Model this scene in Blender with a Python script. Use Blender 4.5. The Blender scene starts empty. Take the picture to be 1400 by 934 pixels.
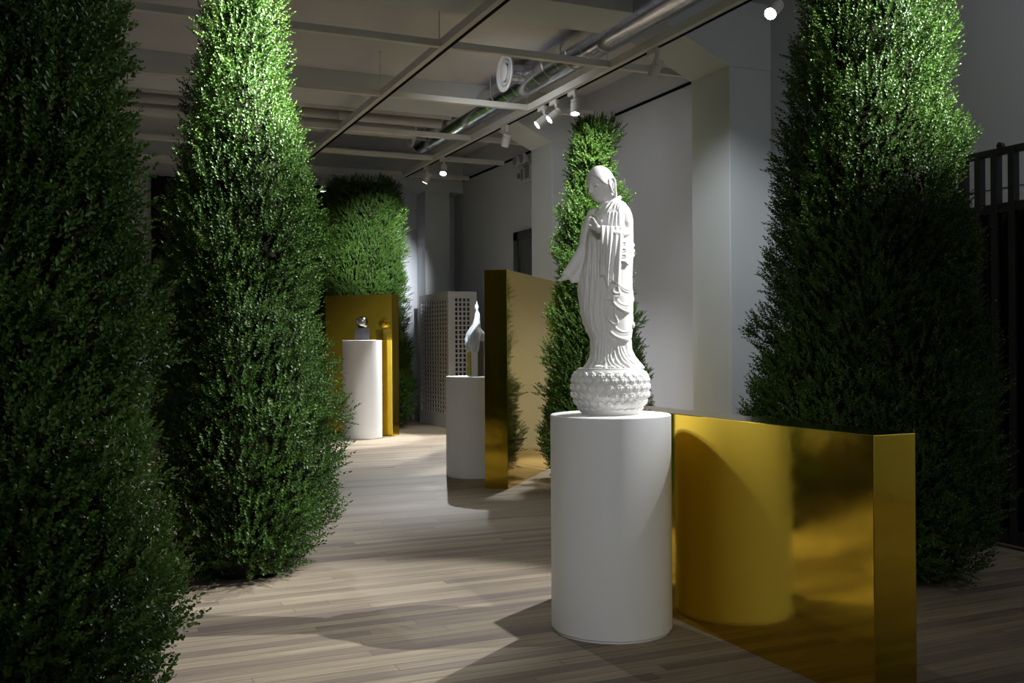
import bpy, bmesh, math, random
import numpy as np
from mathutils import Vector, Matrix

PI = math.pi
scene = bpy.context.scene
col = scene.collection
rnd = random.Random(7)

# ------------------------------------------------------------------ materials
def new_mat(name):
    m = bpy.data.materials.new(name); m.use_nodes = True
    nt = m.node_tree
    return m, nt, nt.nodes['Principled BSDF']

def simple(name, color, rough=.6, metal=0., bump=0., bscale=60., var=0., vscale=3., spec=.5):
    m, nt, p = new_mat(name)
    p.inputs['Base Color'].default_value = (*color, 1)
    p.inputs['Roughness'].default_value = rough
    p.inputs['Metallic'].default_value = metal
    p.inputs['Specular IOR Level'].default_value = spec
    tc = nt.nodes.new('ShaderNodeTexCoord')
    if var:
        n = nt.nodes.new('ShaderNodeTexNoise'); n.inputs['Scale'].default_value = vscale
        n.inputs['Detail'].default_value = 5
        nt.links.new(tc.outputs['Object'], n.inputs['Vector'])
        r = nt.nodes.new('ShaderNodeValToRGB')
        r.color_ramp.elements[0].position = .3; r.color_ramp.elements[1].position = .7
        r.color_ramp.elements[0].color = (*[c * (1 - var) for c in color], 1)
        r.color_ramp.elements[1].color = (*[min(1, c * (1 + var)) for c in color], 1)
        nt.links.new(n.outputs['Fac'], r.inputs['Fac'])
        nt.links.new(r.outputs['Color'], p.inputs['Base Color'])
    if bump:
        n2 = nt.nodes.new('ShaderNodeTexNoise'); n2.inputs['Scale'].default_value = bscale
        nt.links.new(tc.outputs['Object'], n2.inputs['Vector'])
        b = nt.nodes.new('ShaderNodeBump'); b.inputs['Strength'].default_value = bump
        b.inputs['Distance'].default_value = .01
        nt.links.new(n2.outputs['Fac'], b.inputs['Height'])
        nt.links.new(b.outputs['Normal'], p.inputs['Normal'])
    return m

def emit(name, color, strength):
    m, nt, p = new_mat(name)
    p.inputs['Base Color'].default_value = (.9, .9, .9, 1)
    p.inputs['Emission Color'].default_value = (*color, 1)
    p.inputs['Emission Strength'].default_value = strength
    return m

M = {}
M['wall'] = simple('wall_paint', (.49, .505, .55), .85, bump=.05, bscale=90, var=.03, vscale=1.3)
M['darkwall'] = simple('dark_grey_wall_paint', (.10, .10, .10), .9, bump=.05, bscale=90, var=.05, vscale=1.3)
M['ceiling'] = simple('ceiling_paint', (.53, .53, .55), .9, bump=.05, bscale=40, var=.05, vscale=.8)
M['column'] = simple('column_paint', (.53, .56, .57), .85, bump=.05, bscale=90, var=.03, vscale=1.3)
M['white'] = simple('white_lacquer', (.80, .79, .77), .55, bump=.02, bscale=200, var=.01, vscale=4)
M['plaster'] = simple('white_plaster', (.80, .775, .74), .7, bump=.05, bscale=400, var=.03, vscale=20)
M['rail'] = simple('rail_paint', (.60, .59, .56), .6, var=.04, vscale=3)
M['slot'] = simple('track_slot_black', (.004, .004, .004), .7, spec=.05)
M['fixture'] = simple('fixture_white', (.55, .54, .51), .5)
M['seam'] = simple('fixture_seam', (.85, .85, .85), .15, metal=1)
M['black'] = simple('black_steel', (.010, .010, .011), .55, var=.2, vscale=8)
M['blackcloth'] = simple('black_cloth', (.006, .006, .007), .95, var=.2, vscale=6)
M['darkdoor'] = simple('dark_door_paint', (.055, .062, .058), .5, var=.08, vscale=3)
M['darkframe'] = simple('dark_door_frame', (.028, .03, .03), .5)
M['lattice'] = simple('lattice_paint', (.60, .60, .63), .6, var=.03, vscale=4)
M['shadowbox'] = simple('cabinet_shade', (.06, .06, .065), .8)
M['bark'] = simple('bark', (.10, .065, .04), .9, bump=.5, bscale=40, var=.35, vscale=14)
M['dark_core'] = simple('shaded_twig_core', (.012, .011, .007), .95, var=.4, vscale=16, spec=.05)
M['rootbag'] = simple('root_bag', (.014, .013, .012), .75, bump=.4, bscale=30, var=.3, vscale=12)
M['chrome'] = simple('polished_steel', (.86, .86, .87), .03, metal=1)
M['darkstone'] = simple('dark_stone', (.055, .052, .06), .55, bump=.2, bscale=60, var=.25, vscale=14)
M['stone'] = simple('grey_stone', (.30, .28, .25), .8, bump=.2, bscale=40, var=.15, vscale=9)
M['duct'] = simple('spiral_duct_steel', (.62, .63, .66), .22, metal=1, var=.12, vscale=5)
M['pipe'] = simple('pipe_paint', (.46, .45, .43), .6, var=.1, vscale=3)
M['diffuser'] = simple('diffuser_white', (.60, .60, .59), .5)
M['lens_bright'] = emit('lamp_lens_glare', (1, .98, .95), 60)
M['lens_on'] = emit('lamp_lens_lit', (1, .98, .95), 18)
M['lens_far'] = emit('lamp_lens_away', (1, .97, .93), 6)
M['signblue'] = simple('sign_blue_grey', (.17, .19, .21), .5)
M['signred'] = simple('sign_dull_red', (.20, .13, .12), .5)
M['signbase'] = simple('sign_grey', (.48, .48, .49), .5)

def gold_mat():
    m, nt, p = new_mat('gold_mirror_foil')
    p.inputs['Base Color'].default_value = (.67, .47, .045, 1)
    p.inputs['Metallic'].default_value = 1
    p.inputs['Roughness'].default_value = .15
    tc = nt.nodes.new('ShaderNodeTexCoord')
    n = nt.nodes.new('ShaderNodeTexNoise'); n.inputs['Scale'].default_value = 3.0; n.inputs['Detail'].default_value = 2
    nt.links.new(tc.outputs['Object'], n.inputs['Vector'])
    b = nt.nodes.new('ShaderNodeBump'); b.inputs['Strength'].default_value = .10; b.inputs['Distance'].default_value = .02
    nt.links.new(n.outputs['Fac'], b.inputs['Height'])
    nt.links.new(b.outputs['Normal'], p.inputs['Normal'])
    n2 = nt.nodes.new('ShaderNodeTexNoise'); n2.inputs['Scale'].default_value = 14; n2.inputs['Detail'].default_value = 6
    nt.links.new(tc.outputs['Object'], n2.inputs['Vector'])
    mr = nt.nodes.new('ShaderNodeMapRange')
    mr.inputs['From Min'].default_value = .35; mr.inputs['From Max'].default_value = .7
    mr.inputs['To Min'].default_value = .07; mr.inputs['To Max'].default_value = .13
    nt.links.new(n2.outputs['Fac'], mr.inputs['Value'])
    nt.links.new(mr.outputs['Result'], p.inputs['Roughness'])
    return m
M['gold'] = gold_mat()

def leaf_mat():
    m, nt, p = new_mat('boxwood_leaf')
    at = nt.nodes.new('ShaderNodeAttribute'); at.attribute_name = 'tint'
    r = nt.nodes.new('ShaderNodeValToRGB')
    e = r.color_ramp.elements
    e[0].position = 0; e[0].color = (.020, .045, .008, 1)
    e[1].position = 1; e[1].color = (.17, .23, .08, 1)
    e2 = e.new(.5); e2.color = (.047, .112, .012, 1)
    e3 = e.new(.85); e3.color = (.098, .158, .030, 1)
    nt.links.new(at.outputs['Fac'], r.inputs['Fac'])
    nt.links.new(r.outputs['Color'], p.inputs['Base Color'])
    p.inputs['Roughness'].default_value = .47
    p.inputs['Specular IOR Level'].default_value = .36
    tr = nt.nodes.new('ShaderNodeBsdfTranslucent'); tr.inputs['Color'].default_value = (.09, .17, .03, 1)
    mx = nt.nodes.new('ShaderNodeMixShader'); mx.inputs['Fac'].default_value = .13
    nt.links.new(p.outputs['BSDF'], mx.inputs[1]); nt.links.new(tr.outputs['BSDF'], mx.inputs[2])
    nt.links.new(mx.outputs['Shader'], nt.nodes['Material Output'].inputs['Surface'])
    return m
M['leaf'] = leaf_mat()

def glass_mat(name, color, rough, ior=1.45):
    m, nt, p = new_mat(name)
    p.inputs['Base Color'].default_value = (*color, 1)
    p.inputs['Roughness'].default_value = rough
    p.inputs['Transmission Weight'].default_value = 1
    p.inputs['IOR'].default_value = ior
    return m
M['glass'] = glass_mat('clear_glass', (.93, .96, .97), .02)
def frost_mat():
    m, nt, p = new_mat('frosted_glass')
    p.inputs['Base Color'].default_value = (.80, .88, .93, 1)
    p.inputs['Roughness'].default_value = .22
    p.inputs['Transmission Weight'].default_value = .35
    p.inputs['IOR'].default_value = 1.4
    return m
M['frost'] = frost_mat()

def floor_mat():
    m, nt, p = new_mat('plank_floor')
    N = nt.nodes.new; L = nt.links.new
    tc = N('ShaderNodeTexCoord'); sx = N('ShaderNodeSeparateXYZ'); L(tc.outputs['Object'], sx.inputs[0])
    def math_(op, a, b=None):
        n = N('ShaderNodeMath'); n.operation = op
        for i, v in enumerate((a, b)):
            if v is None: continue
            if isinstance(v, (int, float)): n.inputs[i].default_value = v
            else: L(v, n.inputs[i])
        return n.outputs[0]
    W, LEN = .078, 2.1
    yv = math_('DIVIDE', sx.outputs['Y'], W)
    row = math_('FLOOR', yv); fy = math_('FRACT', yv)
    wn = N('ShaderNodeTexWhiteNoise'); wn.noise_dimensions = '1D'; L(row, wn.inputs['W'])
    xv = math_('ADD', math_('DIVIDE', sx.outputs['X'], LEN), math_('MULTIPLY', wn.outputs['Value'], 7.3))
    pid = math_('FLOOR', xv); fx = math_('FRACT', xv)
    cb = N('ShaderNodeCombineXYZ'); L(row, cb.inputs[0]); L(pid, cb.inputs[1])
    w2 = N('ShaderNodeTexWhiteNoise'); w2.noise_dimensions = '2D'; L(cb.outputs[0], w2.inputs['Vector'])
    ramp = N('ShaderNodeValToRGB'); ramp.color_ramp.interpolation = 'LINEAR'
    e = ramp.color_ramp.elements
    e[0].position = 0; e[0].color = (.180, .138, .115, 1)
    e[1].position = 1; e[1].color = (.335, .272, .192, 1)
    for pos, c in ((.14, (.22, .174, .135)), (.3, (.262, .210, .155)), (.55, (.28, .226, .163)), (.8, (.305, .246, .175))):
        q = e.new(pos); q.color = (*c, 1)
    L(w2.outputs['Value'], ramp.inputs['Fac'])
    # grain stretched along the boards
    mp = N('ShaderNodeMapping'); mp.inputs['Scale'].default_value = (.9, 40, 1)
    L(tc.outputs['Object'], mp.inputs['Vector'])
    off = N('ShaderNodeVectorMath'); off.operation = 'ADD'; L(mp.outputs['Vector'], off.inputs[0]); L(w2.outputs['Color'], off.inputs[1])
    g = N('ShaderNodeTexNoise'); g.inputs['Scale'].default_value = 2.2; g.inputs['Detail'].default_value = 6; g.inputs['Roughness'].default_value = .65
    L(off.outputs[0], g.inputs['Vector'])
    gr = N('ShaderNodeMapRange'); gr.inputs['From Min'].default_value = .3; gr.inputs['From Max'].default_value = .7
    gr.inputs['To Min'].default_value = .60; gr.inputs['To Max'].default_value = 1.26
    L(g.outputs['Fac'], gr.inputs['Value'])
    mul = N('ShaderNodeMixRGB'); mul.blend_type = 'MULTIPLY'; mul.inputs['Fac'].default_value = 1
    L(ramp.outputs['Color'], mul.inputs[1]); L(gr.outputs['Result'], mul.inputs[2])
    gap = math_('MAXIMUM', math_('LESS_THAN', fy, .035), math_('LESS_THAN', fx, .0012))
    mg = N('ShaderNodeMixRGB'); L(gap, mg.inputs['Fac']); L(mul.outputs['Color'], mg.inputs[1]); mg.inputs[2].default_value = (.085, .066, .05, 1)
    L(mg.outputs['Color'], p.inputs['Base Color'])
    p.inputs['Roughness'].default_value = .62
    p.inputs['Specular IOR Level'].default_value = .2
    b = N('ShaderNodeBump'); b.inputs['Strength'].default_value = .3; b.inputs['Distance'].default_value = .003
    inv = math_('SUBTRACT', 1., gap); L(inv, b.inputs['Height']); L(b.outputs['Normal'], p.inputs['Normal'])
    return m
M['floor'] = floor_mat()

# ------------------------------------------------------------------ object helpers
def link(o, parent=None):
    col.objects.link(o)
    if parent is not None: o.parent = parent
    return o

def tag(o, label, cat, group=None, kind=None):
    o['label'] = label; o['category'] = cat
    if group: o['group'] = group
    if kind: o['kind'] = kind
    return o

def thing(name, label, cat, loc=(0, 0, 0), rotz=0., group=None):
    o = bpy.data.objects.new(name, None); o.empty_display_size = .1
    o.location = loc; o.rotation_euler = (0, 0, rotz)
    col.objects.link(o)
    return tag(o, label, cat, group)

class MB:
    def __init__(s): s.v = []; s.f = []
    def add(s, v, f):
        b = len(s.v); s.v += [tuple(map(float, q)) for q in v]; s.f += [[i + b for i in q] for q in f]; return s
    def box(s, x0, x1, y0, y1, z0, z1):
        return s.add([(x0, y0, z0), (x1, y0, z0), (x1, y1, z0), (x0, y1, z0), (x0, y0, z1), (x1, y0, z1), (x1, y1, z1), (x0, y1, z1)],
                     [(0, 3, 2, 1), (4, 5, 6, 7), (0, 1, 5, 4), (1, 2, 6, 5), (2, 3, 7, 6), (3, 0, 4, 7)])
    def lathe(s, prof, seg=64, center=(0, 0, 0), cap=True):
        v = []; n = len(prof); cx, cy, cz = center
        for r, z in prof:
            for k in range(seg):
                a = 2 * PI * k / seg; v.append((cx + r * math.cos(a), cy + r * math.sin(a), cz + z))
        f = []
        for i in range(n - 1):
            for k in range(seg):
                k2 = (k + 1) % seg
                f.append((i * seg + k, i * seg + k2, (i + 1) * seg + k2, (i + 1) * seg + k))
        if cap:
            f.append(tuple(reversed(range(seg)))); f.append(tuple((n - 1) * seg + k for k in range(seg)))
        return s.add(v, f)
    def tube(s, pts, rad, seg=10, flat=1.0, cap=True):
        """closed tube along pts with radius (number or list); rounded ends"""
        P = [Vector(p) for p in pts]; n = len(P)
        R = [float(q) for q in np.interp(np.linspace(0, 1, n), np.linspace(0, 1, len(rad)), rad)] if hasattr(rad, '__len__') else [rad] * n
        # rounded ends
        if cap:
            d0 = (P[0] - P[1]).normalized(); d1 = (P[-1] - P[-2]).normalized()
            P = [P[0] + d0 * R[0] * .85, P[0] + d0 * R[0] * .5] + P + [P[-1] + d1 * R[-1] * .5, P[-1] + d1 * R[-1] * .85]
            R = [R[0] * .45, R[0] * .85] + R + [R[-1] * .85, R[-1] * .45]
            n += 4
        v = []; up = None
        for i in range(n):
            t = (P[min(i + 1, n - 1)] - P[max(i - 1, 0)]).normalized()
            if up is None:
                up = Vector((0, 0, 1)) if abs(t.z) < .9 else Vector((1, 0, 0))
            a = (up - t * up.dot(t)).normalized(); b = t.cross(a); up = a
            for k in range(seg):
                q = 2 * PI * k / seg
                v.append(P[i] + a * (R[i] * math.cos(q)) + b * (R[i] * flat * math.sin(q)))
        f = []
        for i in range(n - 1):
            for k in range(seg):
                k2 = (k + 1) % seg
                f.append((i * seg + k, i * seg + k2, (i + 1) * seg + k2, (i + 1) * seg + k))
        f.append(tuple(reversed(range(seg)))); f.append(tuple((n - 1) * seg + k for k in range(seg)))
        return s.add(v, f)
    def ell(s, c, r, rot=None, nu=20, nv=12):
        R = rot or Matrix.Identity(3); c = Vector(c)
        v = [c + R @ Vector((0, 0, -r[2]))]
        for i in range(1, nv):
            ph = -PI / 2 + PI * i / nv
            for k in range(nu):
                a = 2 * PI * k / nu
                v.append(c + R @ Vector((r[0] * math.cos(ph) * math.cos(a), r[1] * math.cos(ph) * math.sin(a), r[2] * math.sin(ph))))
        v.append(c + R @ Vector((0, 0, r[2])))
        f = [(0, 1 + (k + 1) % nu, 1 + k) for k in range(nu)]
        for i in range(nv - 2):
            for k in range(nu):
                k2 = (k + 1) % nu; a = 1 + i * nu; b = a + nu
                f.append((a + k, a + k2, b + k2, b + k))
        a = 1 + (nv - 2) * nu; t = len(v) - 1
        f += [(a + k, a + (k + 1) % nu, t) for k in range(nu)]
        return s.add(v, f)
    def xform(s, mat):
        s.v = [tuple(mat @ Vector(q)) for q in s.v]; return s
    def build(s, name, mat, parent=None, smooth=False, bevel=0., loc=None, rotz=None):
        me = bpy.data.meshes.new(name); me.from_pydata(s.v, [], s.f); me.update()
        if bevel:
            bm = bmesh.new(); bm.from_mesh(me)
            bmesh.ops.remove_doubles(bm, verts=bm.verts, dist=1e-6)
            ed = [e for e in bm.edges if len(e.link_faces) == 2 and e.calc_face_angle(0) > .5]
            bmesh.ops.bevel(bm, geom=ed, offset=bevel, segments=2, affect='EDGES', profile=.5)
            bm.to_mesh(me); bm.free()
        if mat is not None: me.materials.append(mat)
        if smooth is True: me.polygons.foreach_set('use_smooth', [True] * len(me.polygons))
        elif smooth:
            me.polygons.foreach_set('use_smooth', [True] * len(me.polygons))
            me.set_sharp_from_angle(angle=math.radians(smooth))
        o = bpy.data.objects.new(name, me)
        if loc is not None: o.location = loc
        if rotz is not None: o.rotation_euler = (0, 0, rotz)
        return link(o, parent)

def structure(o):
    o['kind'] = 'structure'; return o

# ------------------------------------------------------------------ room shell (metres; camera stands at the origin, rails run along +Y)
XW = 6.62; YE = 17.7; ZC = 4.85; XL = -4.5; YB = -4.5
structure(MB().box(XL - .2, XW + .2, YB - .2, YE + .2, -.12, 0).build('floor', M['floor']))
structure(MB().box(XL - .2, XW + .2, YB - .2, YE + .2, ZC, ZC + .15).build('ceiling', M['ceiling']))
structure(MB().box(XW, XW + .2, YB, YE, 0, ZC).build('wall_right', M['wall']))
structure(MB().box(XL - .2, XL, YB, YE, 0, ZC).build('wall_left', M['darkwall']))
structure(MB().box(XL, XW, YE, YE + .2, 0, ZC).build('wall_end', M['wall']))
structure(MB().box(XL, XW, YB - .2, YB, 0, ZC).build('wall_rear', M['wall']))

# columns standing proud of the right wall, each with its haunch and the beam it carries
def column(y0, y1, x0=6.1):
    structure(MB().box(x0, XW, y0, y1, 0, 4.17).build('column', M['column'], bevel=.008))
    # haunched beam: slopes from the column head up to the flat beam soffit
    prof = [(XW, 4.17), (x0, 4.17), (x0 - .85, 4.56), (XL, 4.56), (XL, ZC), (XW, ZC)]
    n = len(prof)
    v = [(x, y0, z) for x, z in prof] + [(x, y1, z) for x, z in prof]
    f = [tuple(range(n)), tuple(reversed(range(n, 2 * n)))] + [(i, i + n, (i + 1) % n + n, (i + 1) % n) for i in range(n)]
    m = MB().add(v, f)
    o = m.build('beam', M['column']); structure(o)
    bm = bmesh.new(); bm.from_mesh(o.data); bmesh.ops.recalc_face_normals(bm, faces=bm.faces); bm.to_mesh(o.data); bm.free()
column(8.33, 9.01)
column(12.42, 13.1)
# end pilaster
structure(MB().box(5.88, 6.36, 17.22, YE, 0, 4.17).build('column', M['column'], bevel=.008))
prof = [(XW, 4.17), (5.88, 4.17), (5.05, 4.56), (XL, 4.56), (XL, ZC), (XW, ZC)]
v = [(x, 17.22, z) for x, z in prof] + [(x, YE, z) for x, z in prof]
n = 6
o = structure(MB().add(v, [tuple(range(n)), tuple(reversed(range(n, 2 * n)))] + [(i, i + n, (i + 1) % n + n, (i + 1) % n) for i in range(n)]).build('beam', M['column']))
bm = bmesh.new(); bm.from_mesh(o.data); bmesh.ops.recalc_face_normals(bm, faces=bm.faces); bm.to_mesh(o.data); bm.free()
# shadow gap at the top of the right wall
for y0, y1 in ((9.01, 12.42), (13.1, 17.2)):
    structure(MB().box(XW - .02, XW + .01, y0, y1, 4.385, 4.415).build('trim_1', M['slot']))
# joint line on the right wall behind the gate
structure(MB().box(XW - .004, XW + .01, YB, 8.33, 2.545, 2.552).build('trim_2', M['darkframe']))

# dark door in the right wall
d = structure(MB().box(XW - .03, XW + .02, 13.25, 14.80, 0, 3.16).build('door_1', M['darkdoor']))
structure(MB().box(XW - .05, XW + .02, 14.66, 14.82, 0, 3.18).box(XW - .05, XW + .02, 13.25, 14.82, 3.05, 3.18)
          .build('door_frame', M['darkframe'], d))
MB().tube([(XW - .06, 14.58, 1.85), (XW - .06, 14.58, 2.75)], .018).build('handle', M['darkframe'], d)

# black cloth closing the far end
cv, cf = [], []
nx = 160
for i in range(nx + 1):
    x = 1.2 + (4.85 - 1.2) * i / nx
    y = YE - .10 + .035 * math.sin(i * .95) + .015 * math.sin(i * 2.3)
    cv += [(x, y, 0.02), (x, y, 4.22), (x, y + .012, 4.22), (x, y + .012, .02)]
for i in range(nx):
    a = 4 * i; b = a + 4
    cf += [(a, b, b + 1, a + 1), (a + 1, b + 1, b + 2, a + 2), (a + 2, b + 2, b + 3, a + 3), (a + 3, b + 3, b, a)]
cur = MB().add(cv, cf).build('curtain', M['blackcloth'], smooth=True)
tag(cur, 'black floor-length curtain on the end wall behind the farthest boxwood', 'curtain')

# ------------------------------------------------------------------ ceiling rails, beams, lamps
ZT = 4.30     # underside of the rails
XT = (3.38, 5.30)
BY = (9.31, 11.40, 13.38, 15.03, 16.62)

for k, x in enumerate(XT):
    t = thing('lighting_track', ['white ceiling lighting track nearer the left trees, no lamps on it',
                                 'white ceiling lighting track carrying the row of spotlights'][k], 'lighting track', (x, 0, ZT), 0, 'lighting tracks')
    MB().box(-.045, .045, -3.5, YE - 1.05, 0, .085).build('rail', M['rail'], t, bevel=.004)
    MB().box(.014, .049, -3.5, YE - 1.06, -.006, .016).build('power_slot', M['slot'], t)
    for y in BY[:3] + (7.2, 5.1):
        top = (4.56 if 12.42 < y < 13.1 else ZC) - ZT
        MB().lathe([(.006, .085), (.006, top)], 8, (-.02, y + .06, 0)).lathe([(.02, top - .01), (.02, top)], 12, (-.02, y + .06, 0)).build('hanger_rod', M['rail'], t, smooth=40)

where = ['nearest the viewer, crossing above the statue', 'second from the viewer, brightly lit on its face',
         'third from the viewer, passing below the far duct outlet', 'fourth from the viewer, ending at the right wall',
         'farthest, above the black curtain']
for k, y in enumerate(BY):
    b = MB()
    x1 = XW - .12
    b.box(-3.5, XT[0] - .046, y - .035, y + .035, .008, .078)
    b.box(XT[0] + .046, XT[1] - .046, y - .035, y + .035, .008, .078)
    b.box(XT[1] + .046, x1, y - .035, y + .035, .008, .078)
    o = b.build('cross_beam', M['rail'], bevel=.003, loc=(0, 0, ZT))
    tag(o, 'thin white ceiling cross beam, ' + where[k], 'beam', 'ceiling cross beams')
    if k == 4:
        MB().box(-3.5, XT[1] - .05, -.03, .03, -.045, .008).build('track_strip', M['fixture'], o, loc=(0, y, 0))

def spotlight(x, y, aim, label, lens, ztop=ZT, along_x=False):
    """adapter under the rail, swivel neck, cylinder barrel with a bright seam, lens"""
    t = thing('track_spotlight', label, 'spotlight', (x, y, ztop), 0, 'track spotlights')
    a = MB()
    if along_x: a.box(-.09, .09, -.02, .02, -.055, -.003)
    else: a.box(-.02, .02, -.09, .09, -.055, -.003)
    a.build('adapter', M['fixture'], t, bevel=.004)
    p = Vector((.0, -.07 if not along_x else 0, 0))
    MB().lathe([(.022, -.10), (.022, -.056)], 16, p).lathe([(.009, -.15), (.009, -.10)], 12, p).build('swivel', M['fixture'], t, smooth=40)
    piv = Vector((0, p.y, -.165))
    dr = (Vector(aim) - (Vector((x, y, ztop)) + piv)).normalized()
    rot = Vector((0, 0, -1)).rotation_difference(dr).to_matrix().to_4x4()
    c = piv + Vector((0, 0, -.01))
    mt = Matrix.Translation(c) @ rot
    R = .054
    MB().lathe([(R * .9, .055), (R, .048), (R, -.12), (R * .9, -.122), (R * .88, -.105), (.001, -.105)], 32, cap=False).lathe([(.001, .0551), (R * .9, .055)], 32, cap=False).xform(mt).build('barrel', M['fixture'], t, smooth=35)
    MB().lathe([(R * 1.01, .012), (R * 1.015, .010), (R * 1.01, .007)], 32, cap=False).xform(mt).build('barrel_seam', M['seam'], t, smooth=True)
    MB().lathe([(.001, -.112), (R * .82, -.112), (R * .86, -.117), (R * .82, -.119), (.001, -.1195)], 32, cap=False).xform(mt).build('lens', lens, t, smooth=35)
    pos = Vector((x, y, ztop)) + c + dr * .135
    return pos, dr

LCOL = (.94, .97, 1.0)
def lamp(pos, aim, power, angle, blend=.35, size=.035, color=LCOL):
    l = bpy.data.lights.new('lamp', 'SPOT'); l.energy = power; l.spot_size = math.radians(angle); l.spot_blend = blend
    l.shadow_soft_size = size; l.color = color
    o = bpy.data.objects.new('lamp', l); o.location = pos
    o.rotation_euler = (Vector(aim) - Vector(pos)).to_track_quat('-Z', 'Y').to_euler()
    col.objects.link(o); return o

X2 = XT[1] + .02
SP = [
 # y, aim, label, lens, power, cone angle
 (6.70, (.70, 4.45, .0), 'blazing white spotlight left of the right-hand boxwood top, shining at the viewer', 'lens_bright', 900, 34),
 (8.52, (4.70, 10.7, .6), 'unlit-looking spotlight hanging alone on the track in front of the column', 'lens_far', 500, 40),
 (10.28, (4.72, 9.35, .4), 'rightmost of the three clustered spotlights, its lens glowing downward', 'lens_on', 420, 44),
 (10.77, (1.9, 11.2, 1.2), 'middle of the three clustered spotlights, above the statue', 'lens_on', 230, 44),
 (11.10, (1.7, 11.9, 1.2), 'leftmost of the three clustered spotlights, its lens edge glowing', 'lens_on', 230, 44),
 (12.26, (4.95, 13.8, .9), 'spotlight tilted away, left of the glowing cluster and above the tall gold partition', 'lens_far', 250, 40),
 (14.72, (3.70, 12.2, .0), 'far spotlight with a bright lens over the lattice cabinet', 'lens_on', 900, 64),
 (15.50, (4.45, 15.9, 2.0), 'far dim spotlight just left of the one over the lattice cabinet', 'lens_far', 150, 40),
]
for y, aim, lab, ln, pw, ang in SP:
    p, dr = spotlight(X2, y, aim, lab, M[ln])
    lamp(p, aim, pw, ang)
p, dr = spotlight(3.87, BY[4], (3.87, 16.45, .0), 'small white spotlight pointing down in front of the black curtain', M['lens_far'], ZT - .045, True)
lamp(p, (3.87, 16.45, 0), 100, 40)

# further lamps without fixtures, most out of view; fills noted as added
lamp((4.92, 2.90, 4.15), (2.34, 4.12, 1.85), 1080, 31, .95, .02)   # statue
lamp((3.38, 4.6, 4.12), (1.0, 6.1, 3.2), 6500, 36, 1)
lamp((3.38, 4.3, 4.12), (.98, 6.1, 2.1), 900, 62, 1)               # wider lamp added for the left boxwood below its lit tip
lamp((3.38, 3.2, 4.12), (.0, 3.75, 2.6), 120, 60, 1)
lamp((5.30, 2.3, 4.12), (4.45, 4.5, 3.0), 2300, 41, 1)               # boxwood at right
lamp((4.20, 6.95, 4.15), (4.62, 8.6, 2.65), 1200, 46, 1)               # boxwood behind the statue
lamp((3.38, 7.1, 4.12), (4.52, 15.3, 2.85), 8500, 14, 1)             # farthest boxwood
lamp((5.30, 14.25, 4.12), (3.86, 14.25, 1.2), 800, 40)             # bare lamp added in view for the chrome sphere and its pedestal
lamp((3.38, 6.3, 4.12), (3.78, 9.62, 1.42), 1000, 9)               # narrow lamp added to brighten the glass
lamp((4.30, 6.9, 4.12), (6.3, 8.8, 1.6), 150, 60, 1)              # lamp added to brighten the column
lamp((3.9, 10.3, 4.22), (6.6, 12.0, 2.6), 45, 140, 1, .5)       # soft fill added in view for the long right wall
# unseen lamps added only to raise the general light
lamp((-1.2, -2.0, 4.3), (2.0, 4.5, .8), 330, 36, 1, .3)  # soft frontal fill added for the dark side of the statue's pedestal
lamp((2.0, -1.2, 4.3), (1.5, -4.4, 1.8), 300, 110, .5, .3)
lamp((-1.5, 13.0, 4.3), (-3.4, 16.5, 1.8), 200, 95)
lamp((4.6, .4, 4.2), (6.6, .8, 2.0), 200, 130, 1, .3)
lamp((5.75, 3.2, 4.3), (6.6, 5.2, 3.3), 40, 130, 1, .3)
lamp((1.9, 10.5, 4.2), (2.0, 6.6, 0), 280, 55, 1)  # floor fill added out of sight behind the left boxwood

# ------------------------------------------------------------------ spiral duct with its round outlets
XD, ZD, RD = 5.16, 4.63, .19
t = thing('ventilation_duct', 'silver spiral ventilation duct hanging below the ceiling along the right side', 'duct', (XD, 0, ZD))
prof = []
yy = 2.0
while yy < 15.2:
    prof += [(RD, yy), (RD, yy + .285), (RD + .002, yy + .289), (RD + .002, yy + .296), (RD, yy + .30)]
    yy += .30
d = MB().lathe(prof, 40)
d.v = [(a, c, b) for a, b, c in d.v]
d.f = [list(reversed(q)) for q in d.f]
d.build('pipe', M['duct'], t, smooth=14)
for y in (3.6, 7.35, 10.98, 14.60):
    s = MB().lathe([(.115, 0), (.115, .10), (.12, .105), (.115, .11), (.115, .24)], 32, cap=False)
    mt = Matrix.Translation((-RD + .06, y, 0)) @ Matrix.Rotation(-PI / 2, 4, 'Y')
    ot = s.xform(mt).build('outlet_stub', M['duct'], t, smooth=40)
    mt2 = Matrix.Translation((-RD - .17, y, 0)) @ Matrix.Rotation(-PI / 2, 4, 'Y')
    MB().lathe([(.12, -.02), (.225, .02), (.232, .035), (.222, .045), (.17, .03), (.16, -.01), (.12, -.02)], 48, cap=False)\
        .lathe([(.148, .0), (.152, .035), (.142, .04), (.12, .02), (.11, .01)], 48, cap=False)\
        .lathe([(.10, .02), (.104, .045), (.09, .055), (.05, .06), (.001, .06)], 48, cap=False).xform(mt2).build('outlet_ring', M['diffuser'], ot, smooth=40)
    MB().lathe([(.001, -.012), (.15, -.010)], 40, cap=False).xform(mt2).build('outlet_throat', M['slot'], ot)
for y in (4.5, 6.6, 9.9, 11.9, 14.0):
    MB().tube([(0 + RD * 1.02 * math.sin(a), y, -RD * 1.02 * math.cos(a)) for a in [(-.5 + i / 12) * PI for i in range(13)]], .006, 6)\
        .lathe([(.005, 0), (.005, ZC - ZD)], 8, (RD * 1.02, y, 0)).lathe([(.005, 0), (.005, ZC - ZD)], 8, (-RD * 1.02, y, 0)).build('hanger', M['pipe'], t, smooth=40)

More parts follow.
